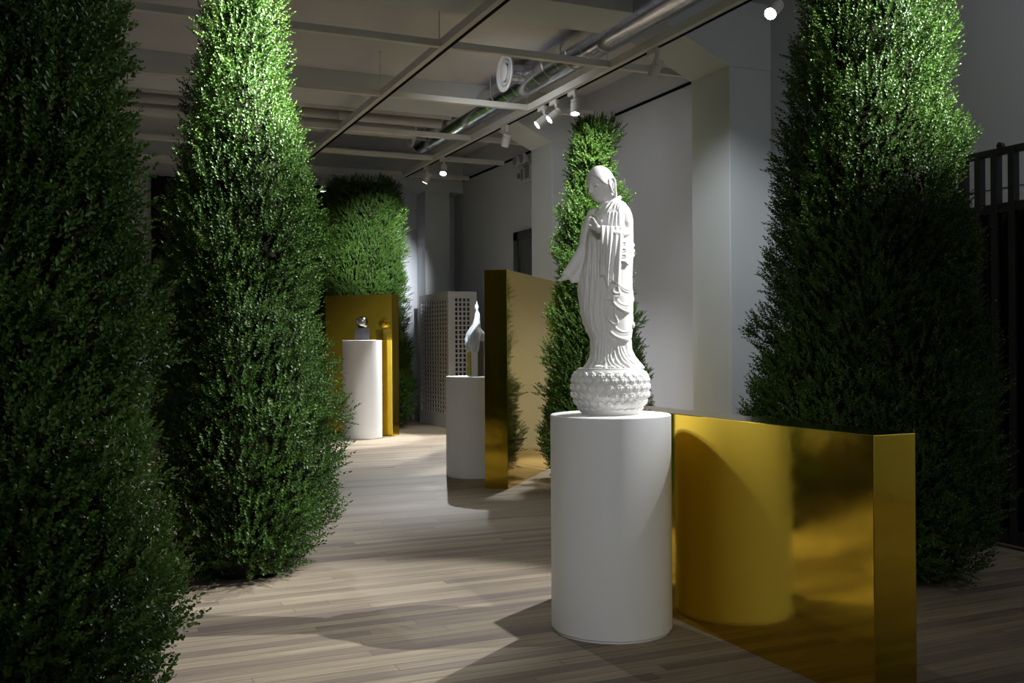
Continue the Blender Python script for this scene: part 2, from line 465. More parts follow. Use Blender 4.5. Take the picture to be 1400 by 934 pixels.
pl = ['thin white pipe under the ceiling beam, nearest of three', 'white pipe under the ceiling beam, middle one of three',
      'thick white pipe under the ceiling, farthest of three by the far duct outlet']
for k, (y, z, r) in enumerate(((13.32, 4.62, .055), (13.75, 4.60, .07), (14.30, 4.56, .10))):
    p = MB().lathe([(r, XL + .05), (r, 4.94 if k < 2 else 4.70)], 24)
    p.v = [(c, a, b) for a, b, c in p.v]
    o = p.build('pipe', M['pipe'], loc=(0, y, z), smooth=40)
    tag(o, pl[k], 'pipe', 'ceiling pipes')
    for x in (-2.6, .2, 2.4):
        MB().lathe([(.006, 0), (.006, (4.56 if y < 13.1 else ZC) - z)], 8, (x, 0, 0)).build('hanger', M['pipe'], o)

# ------------------------------------------------------------------ gold partitions
def slab(cx, cy, lx, ly, h, rot, label):
    t = MB().box(-lx / 2, lx / 2, -ly / 2, ly / 2, 0, h).build('gold_partition', M['gold'], bevel=.003, loc=(cx, cy, 0.0), rotz=rot)
    return tag(t, label, 'partition', 'mirror gold partitions')
slab(2.70 + .104, 2.822 + 1.09, .208, 2.18, 1.009, 0, 'low gold mirror partition right of the white robed statue')
slab(4.333, 9.459, 2.2, .225, 2.062, math.atan2(.770, .637), 'tall narrow-ended gold partition between the glass sculpture and the middle boxwood')
slab(4.022, 14.77, 1.13, .22, 2.125, math.atan2(.692, -.722), 'far gold mirror partition behind the chrome sphere')

# ------------------------------------------------------------------ pedestals
def pedestal(x, y, r, h, label):
    m = MB().lathe([(r - .008, 0), (r - .008, .012), (r, .013), (r, h - .004), (r - .004, h)], 128)
    o = m.build('pedestal', M['white'], smooth=40, loc=(x, y, 0))
    return tag(o, label, 'pedestal', 'white round pedestals')
PA = (2.348, 4.163, 1.018)
PB = (3.80, 9.61, 1.03)
PC = (3.88, 14.25, 1.435)
pedestal(*PA[:2], .287, PA[2], 'white round pedestal carrying the robed statue')
pedestal(*PB[:2], .287, PB[2], 'white round pedestal under the glass sculpture, beside the tall gold partition')
pedestal(*PC[:2], .287, PC[2], 'tall white round pedestal under the chrome sphere, before the far gold partition')

# chrome sphere on dark block
t = thing('sphere_sculpture', 'polished chrome sphere on a dark cube atop the farthest white pedestal', 'sculpture', (PC[0], PC[1], PC[2]), math.radians(-14))
MB().box(-.102, .102, -.102, .102, 0, .172).build('block', M['darkstone'], t, bevel=.004)
s = MB().ell((0, 0, .172 + .0885), (.09, .09, .09), nu=64, nv=40); s.build('sphere', M['chrome'], t, smooth=True)

# glass sculpture: clear block with a dripping frosted figure over it
t = thing('glass_sculpture', 'clear glass block under a dripping frosted glass figure on the middle pedestal', 'sculpture', (PB[0], PB[1], PB[2]), math.radians(-23.8))
kx = 10.33 / 1360
MB().box(-.085, .085, -.085, .085, 0, .42).xform(Matrix.Translation((.034, 0, 0)) @ Matrix.Rotation(math.radians(16), 4, 'Z')).build('block', M['glass'], t, bevel=.006)
fg = MB()
def px(x, y, d=0.): return ((x - 647) * kx + 0.0, d, (513.5 - y) * kx)
fg.tube([px(652.2, 411.5), px(652.2, 416)], [.006, .009], 10)
fg.ell(px(651.6, 419), (.022, .022, .032))
fg.tube([px(652.3, 424), px(652.6, 428), px(652, 436), px(651.2, 444), px(650, 452), px(648, 459)], [.012, .026, .032, .045, .062, .075], 20)
fg.tube([px(651, 442), px(646, 450), px(641.5, 457), px(638.6, 463), px(638.8, 472), px(639, 479)], [.03, .036, .036, .028, .025, .014], 14)
fg.tube([px(652, 446), px(653.2, 457, -.07), px(652.8, 465, -.10), px(652.8, 473, -.10), px(652.8, 479, -.10)], [.03, .036, .03, .026, .014], 14)
fg.tube([px(653, 450), px(658, 457), px(665, 462), px(668.5, 470), px(668.8, 479)], [.035, .04, .033, .026, .014], 14)
fg.tube([px(645, 455, .04), px(646, 462, .10), px(646, 470, .10), px(646, 480, .10)], [.04, .035, .028, .014], 14)
fg.tube([px(640, 460), px(650, 459.5), px(664, 461)], [.03, .05, .03], 14)
o = fg.build('figure', M['frost'], t)
md = o.modifiers.new('r', 'REMESH'); md.mode = 'VOXEL'; md.voxel_size = .006
dg = bpy.context.evaluated_depsgraph_get(); me = bpy.data.meshes.new_from_object(o.evaluated_get(dg))
o.modifiers.clear(); o.data = me; me.polygons.foreach_set('use_smooth', [True] * len(me.polygons))

# ------------------------------------------------------------------ robed statue
# local frame: x to the right and y away as seen from the front of the plinth, sizes in units of 3.5 mm
S = .0035
def cr(pts, n=6):
    """Catmull-Rom through pts"""
    P = [Vector(p) for p in pts]
    if len(P) < 3: return P
    Q = [P[0] * 2 - P[1]] + P + [P[-1] * 2 - P[-2]]
    out = []
    for i in range(1, len(Q) - 2):
        for k in range(n):
            t = k / n
            a, b, c, d = Q[i - 1], Q[i], Q[i + 1], Q[i + 2]
            out.append(.5 * ((2 * b) + (c - a) * t + (2 * a - 5 * b + 4 * c - d) * t * t + (3 * b - a - 3 * c + d) * t ** 3))
    out.append(P[-1]); return out

RINGS = [  # height above plinth (units), left, right, half depth
 (294, 6, 13, 7), (291, 2, 16, 10), (287, -9, 21, 16), (282, -15, 26, 20), (277, -19, 29, 23), (270, -23, 31, 26), (262, -26, 32, 28), (253, -28.5, 32.5, 29),
 (243, -31, 32.5, 29.5), (228, -33, 32.5, 29), (208, -36, 31.5, 28), (188, -41.5, 30.5, 28), (168, -44, 30.5, 28), (148, -41.5, 31.5, 27), (128, -38, 30.8, 26),
 (113, -32, 30.5, 25), (103, -27, 28.5, 24), (88, -26, 29.5, 24), (78, -27.5, 34, 26), (70, -31, 40.5, 30), (64.5, -35.5, 45.5, 34), (62, -36, 46.5, 35)]
RZ = np.array([r[0] for r in RINGS])[::-1]
def ring_at(z):
    return [float(np.interp(z, RZ, np.array([r[i] for r in RINGS])[::-1])) for i in (1, 2, 3)]
def fold(z, a, x):
    """carved drapery: radial offset in units"""
    low = max(0., min(1., (120 - z) / 40)); up = max(0., min(1., (z - 120) / 60))
    d = low * (.75 * math.sin(a * 17 + .03 * z) + .35 * math.sin(a * 29))
    front = max(0., -math.sin(a))
    left = max(0., min(1., (6 - x) / 22))
    d += up * left * front * (.8 * math.sin(x * .95 + .05 * z) + .4 * math.sin(x * 1.9 - .03 * z)) * max(0., min(1., (250 - z) / 25))
    d += (1 - front) * .5 * math.sin(a * 13 + .02 * z) * (1 if z < 230 else .3)
    # swags across the near thigh
    return d
def surf(px_, z, off=0.):
    """point on the near side of the robe at image-like x and height z"""
    l, r, b = ring_at(z); c = (l + r) / 2; a = (r - l) / 2
    q = max(-.985, min(.985, (px_ - c) / a))
    return Vector((px_, -b * (1 - abs(q) ** 2.3) ** (1 / 2.3) - off, z))
def P(ix, iy, off=0.): return surf(ix - 835, 568 - iy, off)

st = MB()
NS = 220
zs = list(np.linspace(294, 62, 200))
v = []
for z in zs:
    l, r, b = ring_at(z); c = (l + r) / 2; a = (r - l) / 2
    for k in range(NS):
        th = 2 * PI * k / NS
        ct, sn = math.cos(th), math.sin(th)
        e = 2 / 2.3
        x = a * math.copysign(abs(ct) ** e, ct); y = b * math.copysign(abs(sn) ** e, sn)
        f_ = fold(z, th, x + c); L_ = math.hypot(x, y) or 1
        v.append((c + x * (1 + f_ / L_), y * (1 + f_ / L_), z))
f = []
for i in range(len(zs) - 1):
    for k in range(NS):
        k2 = (k + 1) % NS
        f.append((i * NS + k, (i + 1) * NS + k, (i + 1) * NS + k2, i * NS + k2))
f.append(tuple(range(NS))); f.append(tuple(reversed([(len(zs) - 1) * NS + k for k in range(NS)])))
st.add(v, f)

# --- head, modelled in its own frame (forward, left, up) and turned towards the left
PHI = math.radians(52)
F = Vector((-math.sin(PHI), -math.cos(PHI), 0)); LF = Vector((math.cos(PHI), -math.sin(PHI), 0)); UP = Vector((0, 0, 1))
TILT = math.radians(13)
F2 = F * math.cos(TILT) - UP * math.sin(TILT); U2 = UP * math.cos(TILT) + F * math.sin(TILT)
HC = Vector((-11.3, 0, 313))
def H(f_, l_, u_): return HC + F2 * f_ + LF * l_ + U2 * u_
def head_shape(d):
    fx, lx, ux = d
    f_, l_, u_ = 19.1 * fx, 15.5 * lx, 24.6 * ux
    if u_ < 0:
        t = min(1., -u_ / 25.5)
        l_ *= 1 - .30 * t ** 1.7
        f_ = f_ * (1 - .05 * t) if f_ > 0 else f_ * (1 - .45 * t)
        f_ += 3.2 * t if fx > 0 else 0
    return f_, l_, u_
nu, nv = 120, 90
v = []
def smooth(a, b, x):
    t = max(0., min(1., (x - a) / (b - a))); return t * t * (3 - 2 * t)
for i in range(nv + 1):
    ph = -PI / 2 + PI * i / nv
    for k in range(nu):
        a = 2 * PI * k / nu
        d = (math.cos(ph) * math.cos(a), math.cos(ph) * math.sin(a), math.sin(ph))
        f_, l_, u_ = head_shape(d)
        # hair cap: raised above a line from the brow round the ear to the nape
        al = abs(math.atan2(d[1], d[0]))   # 0 front, pi back
        line = np.interp(al, [0, .35, .8, 1.1, 1.35, 1.75, 2.1, PI], [14.5, 14, 9.5, 1.5, -2, 1, -16, -19])
        hair = smooth(-.5, .5, u_ - line)
        k_ = 1 + .15 * hair
        f_ *= k_; l_ *= k_; u_ = u_ * (1 + .065 * hair)
        # eye sockets and brow
        if d[0] > .2:
            for s in (-1, 1):
                e = math.exp(-(((l_ - s * 7.2) / 4.6) ** 2 + ((u_ - 1.0) / 3.0) ** 2)); f_ -= 2.0 * e
                e = math.exp(-(((l_ - s * 7.5) / 6) ** 2 + ((u_ - 5.2) / 1.6) ** 2)); f_ += .9 * e
                e = math.exp(-(((l_ - s * 9) / 5.) ** 2 + ((u_ + 7) / 5.) ** 2)); f_ += 1.0 * e
            e = math.exp(-((l_ / 2.0) ** 2)) * smooth(-9.5, -7.2, u_) * (1 - smooth(3, 9, u_)); f_ += (1.6 + 3.2 * (1 - smooth(-7, 4, u_))) * e
            e = math.exp(-((l_ / 3.4) ** 2 + ((u_ + 8.2) / 1.9) ** 2)); f_ += 1.5 * e
            e = math.exp(-((l_ / 5.0) ** 2 + ((u_ + 12.3) / 1.1) ** 2)); f_ += 1.7 * e
            e = math.exp(-((l_ / 6.2) ** 2 + ((u_ + 13.9) / .55) ** 2)); f_ -= 1.2 * e
            e = math.exp(-((l_ / 4.4) ** 2 + ((u_ + 15.5) / 1.2) ** 2)); f_ += 1.6 * e
            e = math.exp(-((l_ / 5.0) ** 2 + ((u_ + 20.5) / 2.8) ** 2)); f_ += 1.4 * e
        v.append(H(f_, l_, u_))
f = []
for i in range(nv):
    for k in range(nu):
        k2 = (k + 1) % nu
        f.append((i * nu + k, i * nu + k2, (i + 1) * nu + k2, (i + 1) * nu + k))
f.append(tuple(reversed(range(nu)))); f.append(tuple(nv * nu + k for k in range(nu)))
hd = MB().add(v, f)
def ok_outward(m):
    me = bpy.data.meshes.new('t'); me.from_pydata(m.v, [], m.f); bm = bmesh.new(); bm.from_mesh(me)
    bmesh.ops.remove_doubles(bm, verts=bm.verts, dist=1e-5)
    bmesh.ops.recalc_face_normals(bm, faces=bm.faces)
    bm.verts.index_update()
    r = MB(); r.v = [tuple(q.co) for q in bm.verts]; r.f = [[w.index for w in q.verts] for q in bm.faces]
    bm.free(); bpy.data.meshes.remove(me); return r
hd = ok_outward(hd); st.add(hd.v, hd.f)
# eyelids
for s in (-1, 1):
    R3 = Matrix((F2, LF, U2)).transposed()
    st.ell(H(16.3, s * 7.0, .4), (2.2, 5.2, 2.3), R3)
# ears with long lobes
for s in (-1, 1):
    e = [(3.4, -5), (4.6, 0), (3.2, 5), (-1, 7), (-5.4, 5), (-6.6, -1), (-5.2, -8), (-4, -14), (-2.6, -19)]
    st.tube(cr([H(a - 3.5, s * (17.6 - .03 * b), b) for a, b in e]), [1.5, 1.6, 1.7, 1.7, 2.0], 10)
    st.tube(cr([H(a - 3.5, s * 17.0, b) for a, b in ((3, -5), (1.5, -9), (-1, -14))]), 1.3, 8)
    st.tube(cr([H(a - 3.5, s * 17.0, b) for a, b in ((1.2, -4), (-1.0, 1.6), (-3.2, -2), (-2, -8))]), 1.0, 8)
    st.ell(H(-5.6, s * 17.0, -19.5), (2.8, 2.0, 3.8), Matrix((F2, LF, U2)).transposed())
    st.ell(H(-5.2, s * 14.2, -4), (4.6, 2.2, 9.5), Matrix((F2, LF, U2)).transposed())
# neck
st.tube(cr([H(-5.5, 0, -12), Vector((-1, 3, 292)), Vector((4, 4, 284))]), [11.6, 12, 14.8], 28)
# collar standing behind the neck
st.tube(cr([Vector((-14, -14, 280)), Vector((0, -15.5, 287)), Vector((11.5, -9, 294)), Vector((15.5, 1, 295.5)), Vector((12, 12, 293)), Vector((0, 17, 286)), Vector((-14, 12, 280))]), 2.1, 10)
# shoulder folds fanning from the neck
for a, b, c_, w in (((843, 278), (833, 283), (827, 291), 1.5), ((846, 277), (837, 284), (829.5, 296), 1.5), ((848, 278), (842, 284), (839, 291), 1.2),
                    ((850, 279), (845, 285), (843, 293), 1.2), ((852, 280), (847.5, 287), (844, 298), 1.4), ((840, 279), (829, 281.5), (822, 286), 1.3)):
    st.tube(cr([P(*a, .6), P(*b, .5), P(*c_, .2)]), [w, w, w, w * .8, w * .4], 8)
# folds down the chest
for xs, w in (((833, 831, 829), 1.0), ((838, 836, 834), 1.0), ((842, 841, 840.5), 1.2), ((846, 846, 848), 1.3)):
    st.tube(cr([P(xs[0], 296, .1), P(xs[1], 310, .3), P(xs[2], 328, .1)]), w, 8)
st.ell(P(822, 308, .6), (2.6, 2, 2.6)); st.ell(P(821, 319, .6), (2.4, 2, 2.2)); st.tube([P(822, 310, .8), P(820.5, 318, .8)], .9, 8)
st.tube(cr([P(811, 296, .3), P(818, 304, .6), P(823, 320, .3)]), 1.2, 8)

# --- near arm (the statue's left): upper arm, forearm, hanging sleeve, raised hand
ELB = Vector((19, -18, 246)); WR = Vector((-18, -46, 246))
st.tube(cr([Vector((15, -8, 281)), Vector((19.5, -13, 263)), Vector((18.5, -16, 246))]), [9, 11.5, 11.5, 9], 20)
st.tube(cr([ELB, Vector((8, -32, 244)), Vector((-10, -42, 245))]), [8.5, 7.5, 6.5, 5.2], 20)
st.tube([Vector((-8, -42, 245)), WR, Vector((-21, -48, 249))], [4.6, 4.2, 4.4], 14)
# palm: raised, tilted back to the left
PD = Vector((-.52, -.12, .84)).normalized()              # along the palm
PS = Vector((.42, -.85, .14)); PS = (PS - PD * PS.dot(PD)).normalized()   # across the palm
PN = PD.cross(PS)
R3 = Matrix((PS, PN, PD)).transposed()
PB_ = Vector((-21, -48, 249))
st.ell(PB_ + PD * 5.6, (5.0, 2.4, 7.2), R3)
def finger(base, dirs, lens, r0):
    pts = [base]; 
    for d_, l_ in zip(dirs, lens): pts.append(pts[-1] + d_.normalized() * l_)
    q = cr(pts, 5); n_ = len(q)
    st.tube(q, [r0 * (1 - .32 * i / (n_ - 1)) for i in range(n_)], 10)
for k, (o_, ln, curl) in enumerate(((-3.6, 5.0, .75), (-1.2, 6.0, .25), (1.2, 5.6, .20), (3.5, 4.4, .30))):
    b_ = PB_ + PD * 10.4 + PS * o_
    d0 = PD + PS * (o_ * .045) - PN * .05
    finger(b_, [d0, d0 - PN * curl * 1.0, d0 - PN * curl * 2.3], [ln * .48, ln * .36, ln * .3], 1.28)
finger(PB_ + PD * 3.0 - PS * 4.2 - PN * .6, [PD * .75 - PS * .8 - PN * .4, PD * 1.0 - PS * .2 - PN * .6, PD * .9 - PN * .5], [3.4, 2.8, 2.4], 1.45)
# hanging sleeve below the forearm: one folded sheet of cloth with real thickness
def sheet(fn, nu_=60, nv_=30, th=5.0):
    A_ = [[fn(i / nu_, j / nv_) for i in range(nu_ + 1)] for j in range(nv_ + 1)]
    vv = [q for row in A_ for q in row]; n1 = len(vv)
    vv += [q + Vector((0, th, 0)) for q in vv[:n1]]
    W_ = nu_ + 1; ff = []
    for j in range(nv_):
        for i in range(nu_):
            a_ = j * W_ + i
            ff.append((a_, a_ + W_, a_ + W_ + 1, a_ + 1)); ff.append((n1 + a_, n1 + a_ + 1, n1 + a_ + W_ + 1, n1 + a_ + W_))
    for i in range(nu_):
        ff.append((i, i + 1, n1 + i + 1, n1 + i)); a_ = nv_ * W_ + i; ff.append((a_, n1 + a_, n1 + a_ + 1, a_ + 1))
    for j in range(nv_):
        a_ = j * W_; ff.append((a_, n1 + a_, n1 + a_ + W_, a_ + W_)); a_ += nu_; ff.append((a_, a_ + W_, n1 + a_ + W_, n1 + a_))
    q = MB().add(vv, ff); q = ok_outward(q); st.add(q.v, q.f)
def drape(u, t):
    bot = 186 + 5 * math.sin(u * 13) - 12 * math.sin(PI * u)
    z = 251.5 + (bot - 251.5) * t
    x = -16 + (27 + 6 * (1 - t)) * u + 2.0 * t * math.sin(u * 9)
    ytop = -54 + 20 * u; yb = surf(x, z).y - 4.5
    k = t * t * (3 - 2 * t)
    y = ytop + (yb - ytop) * min(1, k * 1.15)
    y -= (1.7 * math.sin(u * 31 + .6 * t) + 1.0 * math.sin(u * 17 + 1)) * (.35 + .65 * t)
    return Vector((x, y, z))
sheet(drape, th=7.0)
# ruffled opening of the sleeve and trailing hem
def frill(pts, w=1.7, off=2.0):
    st.tube(cr([P(x, y, off) for x, y in pts]), w, 8)
frill([(841, 331), (850, 335), (854, 338), (849, 341), (846, 343), (853, 345.5), (854, 348), (847, 350), (845, 354), (852, 353), (854, 356), (846, 358), (845, 361), (853, 362), (858, 366)], 1.6, 3.0)
frill([(848, 352), (844, 357), (850, 361), (857, 366)], 1.4, 2.2)
frill([(832, 376), (834, 386), (840, 390), (845, 393), (841, 395), (837, 398), (837, 403), (842, 405), (846, 404), (844, 409), (838, 409), (837, 413)], 2.0, 2.6)
frill([(826, 384), (829, 388), (833, 390)], 1.3, 2.0)
frill([(843, 391), (844, 400), (845, 406)], 1.6, 2.4)
# swags over the near thigh
def swag(pts, w, off): st.tube(cr([P(x, y, off) for x, y in pts]), w, 8)
for dy, w in ((0, 1.0), (3.0, .8)):
    swag([(843, 387 + dy), (846, 393 + dy), (852, 398 + dy), (858, 400 + dy), (863, 399.5 + dy)], w, .3)
    swag([(841, 411 + dy), (845, 416 + dy), (850, 419.5 + dy), (857, 421 + dy), (863, 419 + dy)], w, .3)
    swag([(838, 446 + dy), (842, 452 + dy), (849, 456 + dy), (857, 456.5 + dy), (862, 454 + dy)], w, .3)
# folded cloth edges with a pointed lip
def lip(pts, w, off): st.tube(cr([P(x, y, o_) for (x, y), o_ in zip(pts, off)]), w, 10, flat=1.0)
lip([(836.5, 413), (838.5, 419), (845, 424.5), (852, 428), (857.5, 429.5), (862.5, 425)], 2.2, [1, 2.2, 2.6, 2.8, 2.6, 1])
lip([(834, 457), (838, 461), (845, 464.5), (852, 466), (857, 467.5), (861.5, 463)], 2.2, [1, 2.2, 2.6, 2.8, 2.6, 1])
swag([(838.5, 425), (839, 433), (842, 440), (842.5, 444), (838, 446), (833, 442), (829, 438)], 1.8, 1.8)
swag([(829, 424), (828, 432), (830, 439)], 1.4, .8)
swag([(826, 412), (830, 413), (832, 411), (832, 414)], 1.3, 1.2)
swag([(845, 391), (843.5, 397), (846, 404), (842, 411)], 1.6, 1.4)
# long curved folds of the skirt falling to the foot
for a, b, c_, d_, w in (((842.5, 475), (844.5, 486), (849.5, 496), (858, 503), 1.7), ((846, 474), (849, 486), (855, 496), (864, 502), 1.0),
                        ((838, 482), (840, 492), (844, 499), (851, 504), 1.5), ((833, 488), (835, 496), (839, 501), (845, 505), 1.4),
                        ((829, 491), (831, 498), (834, 502), (839, 505), 1.2), ((849, 474), (854, 487), (861, 496), (869, 502), .7)):
    st.tube(cr([P(*a, .3), P(*b, .5), P(*c_, .6), P(*d_, .3)]), w, 8)
for x in (814, 818, 822, 826, 830, 834, 838):
    st.tube(cr([P(x + 1, 468, .1), P(x, 482, .2), P(x - 1, 495, .1)]), 1.0, 8)
# edge ruffles on the outer side of the robe
for x, y, r in ((866, 413, 2.6), (866.5, 447, 2.8), (867.5, 338, 1.9), (868, 346, 1.9), (867.5, 352, 1.7)):
    st.ell((x - 835, -4, 568 - y), (r * .8, r * 1.8, r * 1.5))
for x, y0, y1 in ((865.5, 424, 444), (866, 396, 410)):
    st.tube(cr([(x - 836, -4, 568 - y0), (x - 835.2, -5, 568 - (y0 + y1) / 2), (x - 834.6, -4, 568 - y1)]), [1.0, 1.4], 8)
# scalloped edge on the far side
for i in range(16):
    z = 245 - i * 8.5; l, r, b = ring_at(z)
    st.ell((l + 1.4, -2 + 2 * math.sin(i * 2), z), (2.0, 3.2, 4.6))
# long folds down the front
for x0, x1, x2, w in ((806, 801, 799, 1.1), (811, 808, 806, 1.3), (817, 816, 812, 1.2), (823, 824, 820, 1.0), (828, 829, 826, .9)):
    st.tube(cr([P(x0, 345, .2), P(x1, 390, .4), P(x2, 425, .3), P(x2 + 4, 455, .1)]), w, 8)

# --- far arm (the statue's right): sleeve reaching forward and down, open hand
st.tube(cr([Vector((-20, 6, 272)), Vector((-28, 8, 250)), Vector((-32, 6, 228))]), 10, 18)
st.tube(cr([Vector((-31, 6, 232)), Vector((-42, 1, 213)), Vector((-52, -3, 198)), Vector((-58.5, -6, 190))]), [9, 8.5, 8, 7.2], 18)
for i in range(6):      # the open end of the sleeve hanging from the wrist
    u = i / 5
    st.tube(cr([Vector((-57 + 20 * u, -6 + 5 * u, 194 + 14 * u)), Vector((-54 + 17 * u, -6 + 5 * u, 187 + 6 * u)), Vector((-51 + 12 * u, -5 + 4 * u, 181 + 2 * u))]), 3.0, 10)
D1 = Vector((-.66, -.30, -.68)).normalized(); A1 = Vector((.55, -.80, -.18)); A1 = (A1 - D1 * A1.dot(D1)).normalized(); N1 = D1.cross(A1)
HB = Vector((-58.5, -7, 191))
st.tube([HB - D1 * 2, HB + D1 * 3], 4.2, 12)
st.ell(HB + D1 * 6.0, (4.8, 2.3, 5.4), Matrix((A1, N1, D1)).transposed())
for o_, ln in ((-3.4, 4.6), (-1.1, 5.6), (1.2, 5.2), (3.4, 4.2)):
    d0 = D1 + A1 * o_ * .04
    finger(HB + D1 * 9.6 + A1 * o_, [d0, d0 + N1 * .16, d0 + N1 * .34], [ln * .45, ln * .35, ln * .28], 1.25)
finger(HB + D1 * 4 + A1 * 4.2, [D1 + A1 * .9, D1 + A1 * .3, D1], [3.2, 2.6, 2.2], 1.35)

# --- feet
for fx, fy in ((-13, -24), (2, -27)):
    base = Vector((fx, fy, 65.2))
    st.ell(base + Vector((2, 4, .6)), (5.4, 8.5, 3.8), Matrix.Rotation(-PHI * .75, 3, 'Z'))
    for i in range(5):
        q = base + F * (5.5 - .35 * (i - 1) ** 2) + LF * ((i - 2) * 2.5)
        st.tube([q, q + F * 4.0], [1.6, 1.25], 8)

st.v = [(a * S, b * S, c * S) for a, b, c in st.v]
statue = thing('robed_statue', 'white carved monk statue in draped robe with one hand raised, standing on a lotus base', 'statue',
               (PA[0], PA[1], PA[2] + .0005), math.radians(-23.8))
fig = st.build('figure', M['plaster'], statue)
md = fig.modifiers.new('r', 'REMESH'); md.mode = 'VOXEL'; md.voxel_size = .0023
md2 = fig.modifiers.new('s', 'SMOOTH'); md2.factor = .5; md2.iterations = 2
dg = bpy.context.evaluated_depsgraph_get(); me = bpy.data.meshes.new_from_object(fig.evaluated_get(dg))
fig.modifiers.clear(); fig.data = me; me.polygons.foreach_set('use_smooth', [True] * len(me.polygons))

# --- lotus base with rows of overlapping petals
NP = 26
PR = [(0, 39.5), (3, 40.5), (9, 44.5), (16, 49), (24, 52.3), (32, 53.5), (40, 53.6), (48, 52.6), (54, 50.5), (58.5, 48), (61, 46)]
tips = [9, 19.5, 30.5, 41.5, 51.5, 58.0]
nt_, nz_ = NP * 26, 380
v = []
for j in range(nz_):
    z = 61.0 * j / (nz_ - 1)
    r0 = float(np.interp(z, [q[1 - 1] for q in PR], [q[1] for q in PR]))
    for k in range(nt_):
        th = 2 * PI * k / nt_
        dsp = 0.
        for i, tp in enumerate(tips):
            a = (th / (2 * PI) * NP + (.5 if i % 2 else 0)) % 1 - .5
            arch = tp - 5.2 * (abs(a) * 2) ** 2.2
            if i == 0: arch = tp - 2.2 * (abs(a) * 2) ** 2.2
            if z <= arch:
                low = tips[i - 1] if i else 0
                hh = (z - (low - 5)) / (tp - low + 5)
                dsp = .6 + 1.9 * max(0, hh) ** 1.5
                rim = arch - z
                if i and rim > 1.3:
                    q = min(1, (rim - 1.3) / 1.2)
                    dsp -= .9 * q
                    # heart-shaped swelling inside the rim
                    for s in (-1, 1):
                        dsp += 2.1 * q * math.exp(-(((a - s * .15) / .15) ** 2 + ((z - (tp - 5.2)) / 3.2) ** 2))
                break
        if z < 2: dsp = min(dsp, .4)
        if z > 60: dsp = 0
        v.append(((r0 - 1 + dsp) * math.cos(th) * S, (r0 - 1 + dsp) * math.sin(th) * S, z * S))
f = []
for j in range(nz_ - 1):
    for k in range(nt_):
        k2 = (k + 1) % nt_
        f.append((j * nt_ + k, j * nt_ + k2, (j + 1) * nt_ + k2, (j + 1) * nt_ + k))
f.append(tuple(reversed(range(nt_)))); f.append(tuple((nz_ - 1) * nt_ + k for k in range(nt_)))
v = v
lb = MB().add(v, f)
lb.lathe([(44.5 * S, 60.5 * S), (44.5 * S, 62.6 * S), (43.8 * S, 63.2 * S)], 96)
lo = lb.build('lotus_base', M['plaster'], statue, smooth=True)
md = lo.modifiers.new('s', 'SMOOTH'); md.factor = .5; md.iterations = 5
dg = bpy.context.evaluated_depsgraph_get(); me = bpy.data.meshes.new_from_object(lo.evaluated_get(dg)); lo.modifiers.clear(); lo.data = me
me.polygons.foreach_set('use_smooth', [True] * len(me.polygons)); me.set_sharp_from_angle(angle=math.radians(70))

# ------------------------------------------------------------------ boxwood trees
def sprig(r, n_pairs, L, leaf):
    """leaf quads for one shoot along +Z; returns (verts Nx6x3)"""
    out = []
    def one(base, d, nrm, ln):
        d = d.normalized(); side = d.cross(nrm).normalized(); nrm = side.cross(d)
        w = ln * .29
        lift = .12 * ln
        p = [base, base + d * ln * .40 + side * w * .9 + nrm * lift, base + d * ln * .78 + side * w * .85 + nrm * lift,
             base + d * ln, base + d * ln * .78 - side * w * .85 + nrm * lift, base + d * ln * .40 - side * w * .9 + nrm * lift]
        out.append([tuple(q) for q in p])
    for i in range(n_pairs):
        t = (i + .4) / n_pairs
        az = i * PI / 2 + r.uniform(-.35, .35)
        for s in (0, PI):
            el = math.radians(35 + 25 * t + r.uniform(-12, 12))
            d = Vector((math.cos(az + s) * math.cos(el), math.sin(az + s) * math.cos(el), math.sin(el)))
            nr = Vector((-math.cos(az + s) * math.sin(el), -math.sin(az + s) * math.sin(el), math.cos(el)))
            one(Vector((0, 0, L * t)), d, nr, leaf * (.8 + .35 * math.sin(PI * min(1, t + .15))) * r.uniform(.85, 1.15))
    one(Vector((0, 0, L)), Vector((.1, .05, 1)), Vector((1, 0, .1)), leaf * .8)
    return np.array(out, dtype=np.float32)

